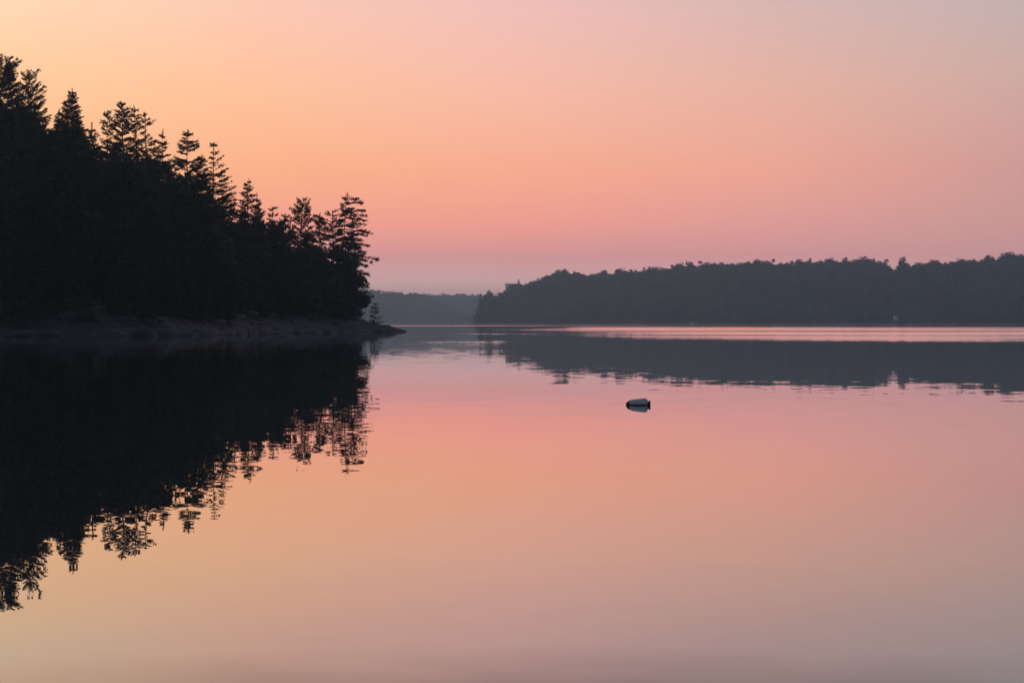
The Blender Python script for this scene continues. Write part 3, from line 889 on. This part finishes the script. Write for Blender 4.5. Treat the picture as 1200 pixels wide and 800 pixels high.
nfar = 0
rows = [(10, 14.5), (36, 16), (73, 17.5), (118, 19), (168, 19.5), (218, 18), (260, 13.2)]
for v, spx in rows:
    x = -49.0 + rngf.uniform(0, 7) + max(0, v - 40) * 0.12
    while True:
        xx = x + rngf.uniform(-2.5, 2.5); vv = v + rngf.uniform(-8, 8) * (0.35 if v < 15 else 1.3)
        y = float(shoreR(xx)) + vv
        px = 600 + xx / y * F
        if px > 1235: break
        kind = 'con' if rngf.rand() < (0.5 if px < 600 else 0.12) else 'broad'
        H = rngf.uniform(14.5, 25) if kind == 'broad' else rngf.uniform(15, 26)
        if px < 575: H *= 1.25
        if v < 15: H *= 0.85
        z0 = float(zR(xx, y))
        w = rngf.uniform(0.95, 1.3) if v < 240 else rngf.uniform(1.15, 1.6)
        if v > 240: H *= 0.88
        me = far_me[kind][rngf.randint(len(far_me[kind]))]
        base = 15.0 if kind == 'broad' else 17.0
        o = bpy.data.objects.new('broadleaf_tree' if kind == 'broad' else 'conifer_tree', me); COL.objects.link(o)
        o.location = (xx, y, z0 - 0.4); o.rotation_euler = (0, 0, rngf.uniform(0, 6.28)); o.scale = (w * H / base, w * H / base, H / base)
        zone = ['above the low end of the far shore', 'left of the long pale boat', 'between the pale boat and the white shed', 'above the white rowboat'][0 if px < 680 else 1 if px < 812 else 2 if px < 1040 else 3]
        lvl = 'at the waterline' if v < 20 else 'on the lower slope' if v < 100 else 'on the upper slope' if v < 240 else 'on the skyline'
        tag(o, ('hazy round-crowned tree ' if kind == 'broad' else 'hazy pointed conifer ') + lvl + ' ' + zone, 'tree', G_FAR)
        nfar += 1
        x += spx * rngf.uniform(0.85, 1.2)
print('far trees', nfar)
SPEC = [
    ('broadleaf_tree', 'broad', 3, 1060, 301, 265, 1.0, 'lone round crown standing above the far shore skyline beside a gap'),
    ('broadleaf_tree', 'broad', 1, 601, 329.5, 235, 1.1, 'wide crown overhanging the low end of the far shore skyline'),
    ('conifer_tree', 'con', 1, 608, 327, 238, 1.0, 'pointed conifer leaning out of the wide crown on the far shore'),
    ('broadleaf_tree', 'broad', 0, 655, 316, 263, 1.0, 'round crown at the shoulder of the far shore hill'),
    ('conifer_tree', 'con', 2, 673, 317, 263, 0.9, 'slim conifer tip just past the shoulder of the far shore hill'),
    ('broadleaf_tree', 'broad', 2, 948, 303.5, 265, 1.1, 'broad double crown on the middle of the far shore skyline'),
    ('broadleaf_tree', 'broad', 4, 972, 301.5, 265, 0.9, 'first of two tall crowns near the middle of the far shore skyline'),
    ('broadleaf_tree', 'broad', 3, 993, 301.5, 265, 0.9, 'second of two tall crowns near the middle of the far shore skyline'),
    ('broadleaf_tree', 'broad', 1, 1026, 304, 265, 1.05, 'wide crown left of the gap in the far shore skyline'),
    ('broadleaf_tree', 'broad', 0, 1196, 297.5, 265, 1.1, 'highest crown at the edge of the far shore skyline'),
    ('conifer_tree', 'con', 0, 563, 343, 16, 1.15, 'pointed conifer at the very end of the far shore'),
]
for nm, kd, mi, px, py, v, w, lab in SPEC:
    dd = 2300.0
    for _ in range(12):
        xx = px2x(px, dd); dd = float(shoreR(xx)) + v
    z0 = float(zR(xx, dd)) - 0.4
    H = max(12.0, py2z(py, dd) - z0); base = 15.0 if kd == 'broad' else 17.0
    o = bpy.data.objects.new(nm, far_me[kd][mi]); COL.objects.link(o)
    o.location = (xx, dd, z0); s = H / base
    ws = max(1.05, min(s, 1.5)) * w
    o.scale = (ws, ws, s); o.rotation_euler = (0, 0, px * 0.37)
    tag(o, lab, 'tree', 'marked crowns on the far shore skyline')


# --- woods too far away to tell trees apart
def woods(name, label, shore, zf, x0, x1, vs_, sp_, hrange, seed, pxmax=None):
    rng = np.random.RandomState(seed)
    VV, FF, n0 = [], [], 0
    small = [far_broad(500 + k, 14, 6.2, n=180, lobes=12, leaf=2.4)[:2] for k in range(4)]
    for v in vs_:
        x = x0 + rng.uniform(0, sp_)
        while x < x1:
            y = float(shore(x)) + v + rng.uniform(-10, 10)
            z = float(zf(x, y))
            s = rng.uniform(*hrange) / 14.0
            if z > 0.8:
                vv, ff = small[rng.randint(4)]
                a = rng.uniform(0, 6.28); ca, sa = math.cos(a), math.sin(a)
                w = s * rng.uniform(0.95, 1.3)
                VV.append(np.stack([(vv[:, 0] * ca - vv[:, 1] * sa) * w + x, (vv[:, 0] * sa + vv[:, 1] * ca) * w + y, vv[:, 2] * s + z - 0.4], 1))
                FF.append(ff + n0); n0 += len(vv)
            x += sp_ * rng.uniform(0.8, 1.25)
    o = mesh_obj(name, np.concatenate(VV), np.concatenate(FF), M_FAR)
    tag(o, label, kind='stuff')


woods('distant_woods', 'hazy blue woods covering the hill behind the headland tip', shoreM, zM, -610, -78, [8, 28, 52, 80, 110, 142, 174, 208, 242, 276, 304, 324, 336, 346], 10.5, (10, 21), 71)
woods('farthest_woods', 'palest woods on the hill closing the lake', shoreF, zF, -640, 90, [10, 40, 80, 120, 170, 225, 280, 320, 345, 362, 374, 386], 12.0, (9, 18), 72)
woods('far_shore_thicket', 'hazy thicket filling the gaps under the far shore trees', shoreR, zR, -52, 700, [6, 20, 42, 70, 100, 134, 168, 200, 224, 242, 256, 266, 276, 290], 7.0, (9.0, 16.5), 73)

# ================================================================== small things on the far shore
M_WHITE = plain_mat('white_paint', (0.78, 0.78, 0.78), 0.5)
M_GREY = plain_mat('weathered_wood', (0.32, 0.31, 0.30), 0.85)
M_ROOF = plain_mat('dark_shingle', (0.10, 0.10, 0.11), 0.9)
M_GLASS = plain_mat('window_glass', (0.03, 0.035, 0.04), 0.1)
M_ALU = plain_mat('aluminium', (0.55, 0.56, 0.58), 0.35, metallic=0.7)


def far_spot(px, v):
    dd = 2100.0
    for _ in range(12):
        xx = px2x(px, dd); dd = float(shoreR(xx)) + v
    return xx, dd, float(zR(xx, dd))


# white shed among the trees
xx, dd, zz = far_spot(1049, 3.0)
z_base = py2z(375.3, dd)
g = Geo(); w, dp, hgt = 2.3, 2.6, 5.6
shed = thing('boat_shed', (xx, dd - 2.0, 0), 'narrow white shed standing above the far shore waterline', 'shed')
g.box((-w, -dp, z_base), (w, dp, z_base + hgt))
mesh_obj('wall', *g.get(), M_WHITE, shed)
v = [(-w - .3, -dp - .3, z_base + hgt), (w + .3, -dp - .3, z_base + hgt), (0, -dp - .3, z_base + hgt + 1.5), (-w - .3, dp + .3, z_base + hgt), (w + .3, dp + .3, z_base + hgt), (0, dp + .3, z_base + hgt + 1.5)]
mesh_obj('roof', v, [(0, 1, 2), (3, 5, 4), (0, 2, 5, 3), (1, 4, 5, 2), (0, 3, 4, 1)], M_ROOF, shed)
g = Geo(); g.box((-0.5, -dp - 0.06, z_base + 0.05), (0.5, -dp - 0.002, z_base + 2.1)); mesh_obj('door', *g.get(), M_WHITE, shed)
g = Geo(); g.box((-0.3, -dp - 0.05, z_base + 2.7), (0.3, -dp - 0.002, z_base + 3.3)); mesh_obj('window', *g.get(), M_GLASS, shed)
for a in (-1, 1):
    for b in (-1, 1):
        g = Geo(); g.tube([(a * 2.0, b * 2.3, -1.5), (a * 2.0, b * 2.3, z_base + 0.05)], [0.16, 0.16], 6); mesh_obj('post', *g.get(), M_GREY, shed)
g = Geo(); g.box((-3.0, -dp - 1.6, z_base - 0.25), (3.0, dp, z_base - 0.003)); mesh_obj('deck', *g.get(), M_GREY, shed)


def hull(L_, B_, D_, n=9, m=7):
    V, Fc = [], []
    for i in range(n):
        t_ = i / (n - 1); wd = B_ / 2 * (1 - abs(2 * t_ - 0.9) ** 3.0 * 0.75) if t_ > 0.45 else B_ / 2 * (0.82 + 0.18 * t_ / 0.45)
        sh = 0.25 * D_ * (t_ ** 2)
        for j in range(m):
            a = math.pi * j / (m - 1)
            V.append(((t_ - 0.5) * L_, math.cos(a) * wd, -math.sin(a) ** 0.6 * D_ * (1 - 0.5 * t_ ** 4) + D_ + sh))
    for i in range(n - 1):
        for j in range(m - 1):
            a = i * m + j
            Fc.append((a, a + m, a + m + 1, a + 1))
    Fc.append(tuple(range(m)))
    return V, Fc


xx, dd, zz = far_spot(814, -4.0)
boat = thing('pontoon_boat', (xx, dd, 0), 'long pale boat moored along the far shore', 'boat')
for s_ in (-1, 1):
    g = Geo(); g.tube([(-4.9, s_ * 1.0, 0.1), (-4.3, s_ * 1.0, 0.1), (3.8, s_ * 1.0, 0.1), (4.9, s_ * 1.0, 0.28)], [0.12, 0.36, 0.36, 0.08], 8); mesh_obj('pontoon', *g.get(), M_ALU, boat, smooth=True)
g = Geo(); g.box((-4.6, -1.3, 0.48), (4.4, 1.3, 0.62)); mesh_obj('deck', *g.get(), M_GREY, boat)
g = Geo()
for lo, hi in (((-4.5, -1.27, 0.622), (4.2, -1.21, 1.45)), ((-4.5, 1.21, 0.622), (4.2, 1.27, 1.45)), ((4.14, -1.2, 0.622), (4.2, 1.2, 1.45)), ((-4.5, -1.2, 0.622), (-4.44, 1.2, 1.45))): g.box(lo, hi)
mesh_obj('side_panel', *g.get(), M_WHITE, boat)
g = Geo(); g.box((-4.5, -1.35, 2.45), (-1.4, 1.35, 2.62)); mesh_obj('canopy', *g.get(), M_WHITE, boat)
for a in (-4.4, -1.5):
    for b in (-1.2, 1.2):
        g = Geo(); g.tube([(a, b, 1.4), (a, b, 2.5)], [0.04, 0.04], 5); mesh_obj('canopy_post', *g.get(), M_ALU, boat)
g = Geo(); g.box((-4.2, -1.1, 0.63), (-1.9, 1.1, 2.2)); mesh_obj('cover', *g.get(), M_WHITE, boat)
boat.scale = (1.3, 1.3, 1.3)

xx, dd, zz = far_spot(1119.5, -3.0)
rb = thing('rowboat', (xx, dd, -0.1), 'small white rowboat at the far shore, right of the shed', 'boat')
V, Fc = hull(4.6, 1.7, 0.75)
h_ = mesh_obj('hull', V, Fc, M_WHITE, rb, smooth=True)
for a in (-0.9, 0.5):
    g = Geo(); g.box((a - 0.14, -0.75, 0.5), (a + 0.14, 0.75, 0.55)); mesh_obj('seat', *g.get(), M_GREY, rb)

xx, dd, zz = far_spot(1141, -1.0)
dk = thing('dock', (xx, dd, 0), 'short grey dock at the far shore beyond the white rowboat', 'dock')
for k in range(12):
    g = Geo(); g.box((-2.6 + k * 0.44, -3.0, 0.62), (-2.6 + k * 0.44 + 0.40, 3.0, 0.70)); mesh_obj('plank', *g.get(), M_GREY, dk)
for a in (-2.3, 2.3):
    for b in (-2.7, 0, 2.7):
        g = Geo(); g.tube([(a, b, -1.5), (a, b, 1.15)], [0.12, 0.12], 6); mesh_obj('post', *g.get(), M_GREY, dk)
    g = Geo(); g.box((a - 0.1, -3.0, 0.42), (a + 0.1, 3.0, 0.617)); mesh_obj('beam', *g.get(), M_GREY, dk)

# ================================================================== the mooring float
fd = EYE * F / (474.6 - HZ)
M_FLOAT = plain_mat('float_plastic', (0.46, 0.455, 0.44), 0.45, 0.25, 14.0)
M_CAP = plain_mat('float_rubber', (0.012, 0.012, 0.014), 0.6, 0.2, 20.0)
M_ROPE = plain_mat('wet_rope', (0.05, 0.045, 0.04), 0.9)
nt = M_FLOAT.node_tree; bs_ = nt.nodes['Principled BSDF']                  # body colour turns dark at and just above the waterline
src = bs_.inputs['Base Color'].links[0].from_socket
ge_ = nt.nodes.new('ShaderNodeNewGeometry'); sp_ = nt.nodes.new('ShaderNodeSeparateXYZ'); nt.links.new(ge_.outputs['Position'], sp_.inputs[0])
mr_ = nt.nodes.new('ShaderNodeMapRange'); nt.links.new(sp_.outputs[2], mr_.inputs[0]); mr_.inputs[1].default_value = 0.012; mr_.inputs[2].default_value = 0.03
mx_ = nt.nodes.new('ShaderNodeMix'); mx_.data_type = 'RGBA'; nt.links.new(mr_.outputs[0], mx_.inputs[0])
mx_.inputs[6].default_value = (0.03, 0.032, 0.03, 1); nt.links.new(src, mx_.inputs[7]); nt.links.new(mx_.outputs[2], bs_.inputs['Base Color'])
fl = thing('mooring_float', (px2x(748, fd), fd, 0.0), 'grey mooring float with black ends lying on the calm water', 'float')


def lathe_x(prof, k=20, squash=1.0):
    V, Fc = [], []
    for x_, r_ in prof:
        for j in range(k):
            a = 2 * math.pi * j / k
            V.append((x_, math.cos(a) * r_, math.sin(a) * r_ * squash))
    for i in range(len(prof) - 1):
        for j in range(k):
            a, b = i * k + j, i * k + (j + 1) % k
            Fc.append((a, a + k, b + k, b))
    Fc.append(tuple(reversed(range(k)))[::-1]); Fc.append(tuple(reversed(range((len(prof) - 1) * k, len(prof) * k)))[::-1])
    return V, Fc


u_ = fd / F                                             # metres per photo pixel at the float
V, Fc = lathe_x([(-11.2 * u_, 3.6 * u_), (-10.6 * u_, 4.6 * u_), (-9.0 * u_, 5.7 * u_), (-6.0 * u_, 6.3 * u_), (2 * u_, 6.9 * u_), (7.5 * u_, 7.3 * u_), (9.4 * u_, 6.9 * u_), (10.8 * u_, 5.8 * u_), (11.2 * u_, 4.6 * u_)])
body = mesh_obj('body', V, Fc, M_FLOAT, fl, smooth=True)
V, Fc = lathe_x([(-14.4 * u_, 1.6 * u_), (-14.0 * u_, 2.4 * u_), (-12.8 * u_, 3.4 * u_), (-11.3 * u_, 4.5 * u_), (-10.3 * u_, 5.1 * u_), (-10.0 * u_, 4.8 * u_)]); mesh_obj('nose_cap', V, Fc, M_CAP, fl, smooth=True)
V, Fc = lathe_x([(11.0 * u_, 4.4 * u_), (11.5 * u_, 3.6 * u_), (12.4 * u_, 3.4 * u_), (13.0 * u_, 4.0 * u_), (13.6 * u_, 5.2 * u_), (14.2 * u_, 5.3 * u_), (14.3 * u_, 4.6 * u_), (13.6 * u_, 3.0 * u_)]); mesh_obj('end_collar', V, Fc, M_CAP, fl, smooth=True)
fl.rotation_euler = (0.0, R(-1.5), R(-5))
fl.location.z = 0.012

# ================================================================== haze over the lake
hz = Geo(); hz.box((-3600, -400, -4.0), (3600, 6100, 112.0))
haze = mesh_obj('haze', *hz.get(), bpy.data.materials.new('haze_air'))
tag(haze, 'thin blue dawn haze over the lake', kind='stuff')
hm = haze.data.materials[0]; hm.use_nodes = True
hn = hm.node_tree; hn.nodes.clear()
ho = hn.nodes.new('ShaderNodeOutputMaterial')
pv = hn.nodes.new('ShaderNodeVolumePrincipled')
pv.inputs['Color'].default_value = (*HAZE_COLOR, 1)
pv.inputs['Density'].default_value = HAZE_DENSITY
pv.inputs['Anisotropy'].default_value = 0.55
hn.links.new(pv.outputs[0], ho.inputs['Volume'])
haze.visible_shadow = True
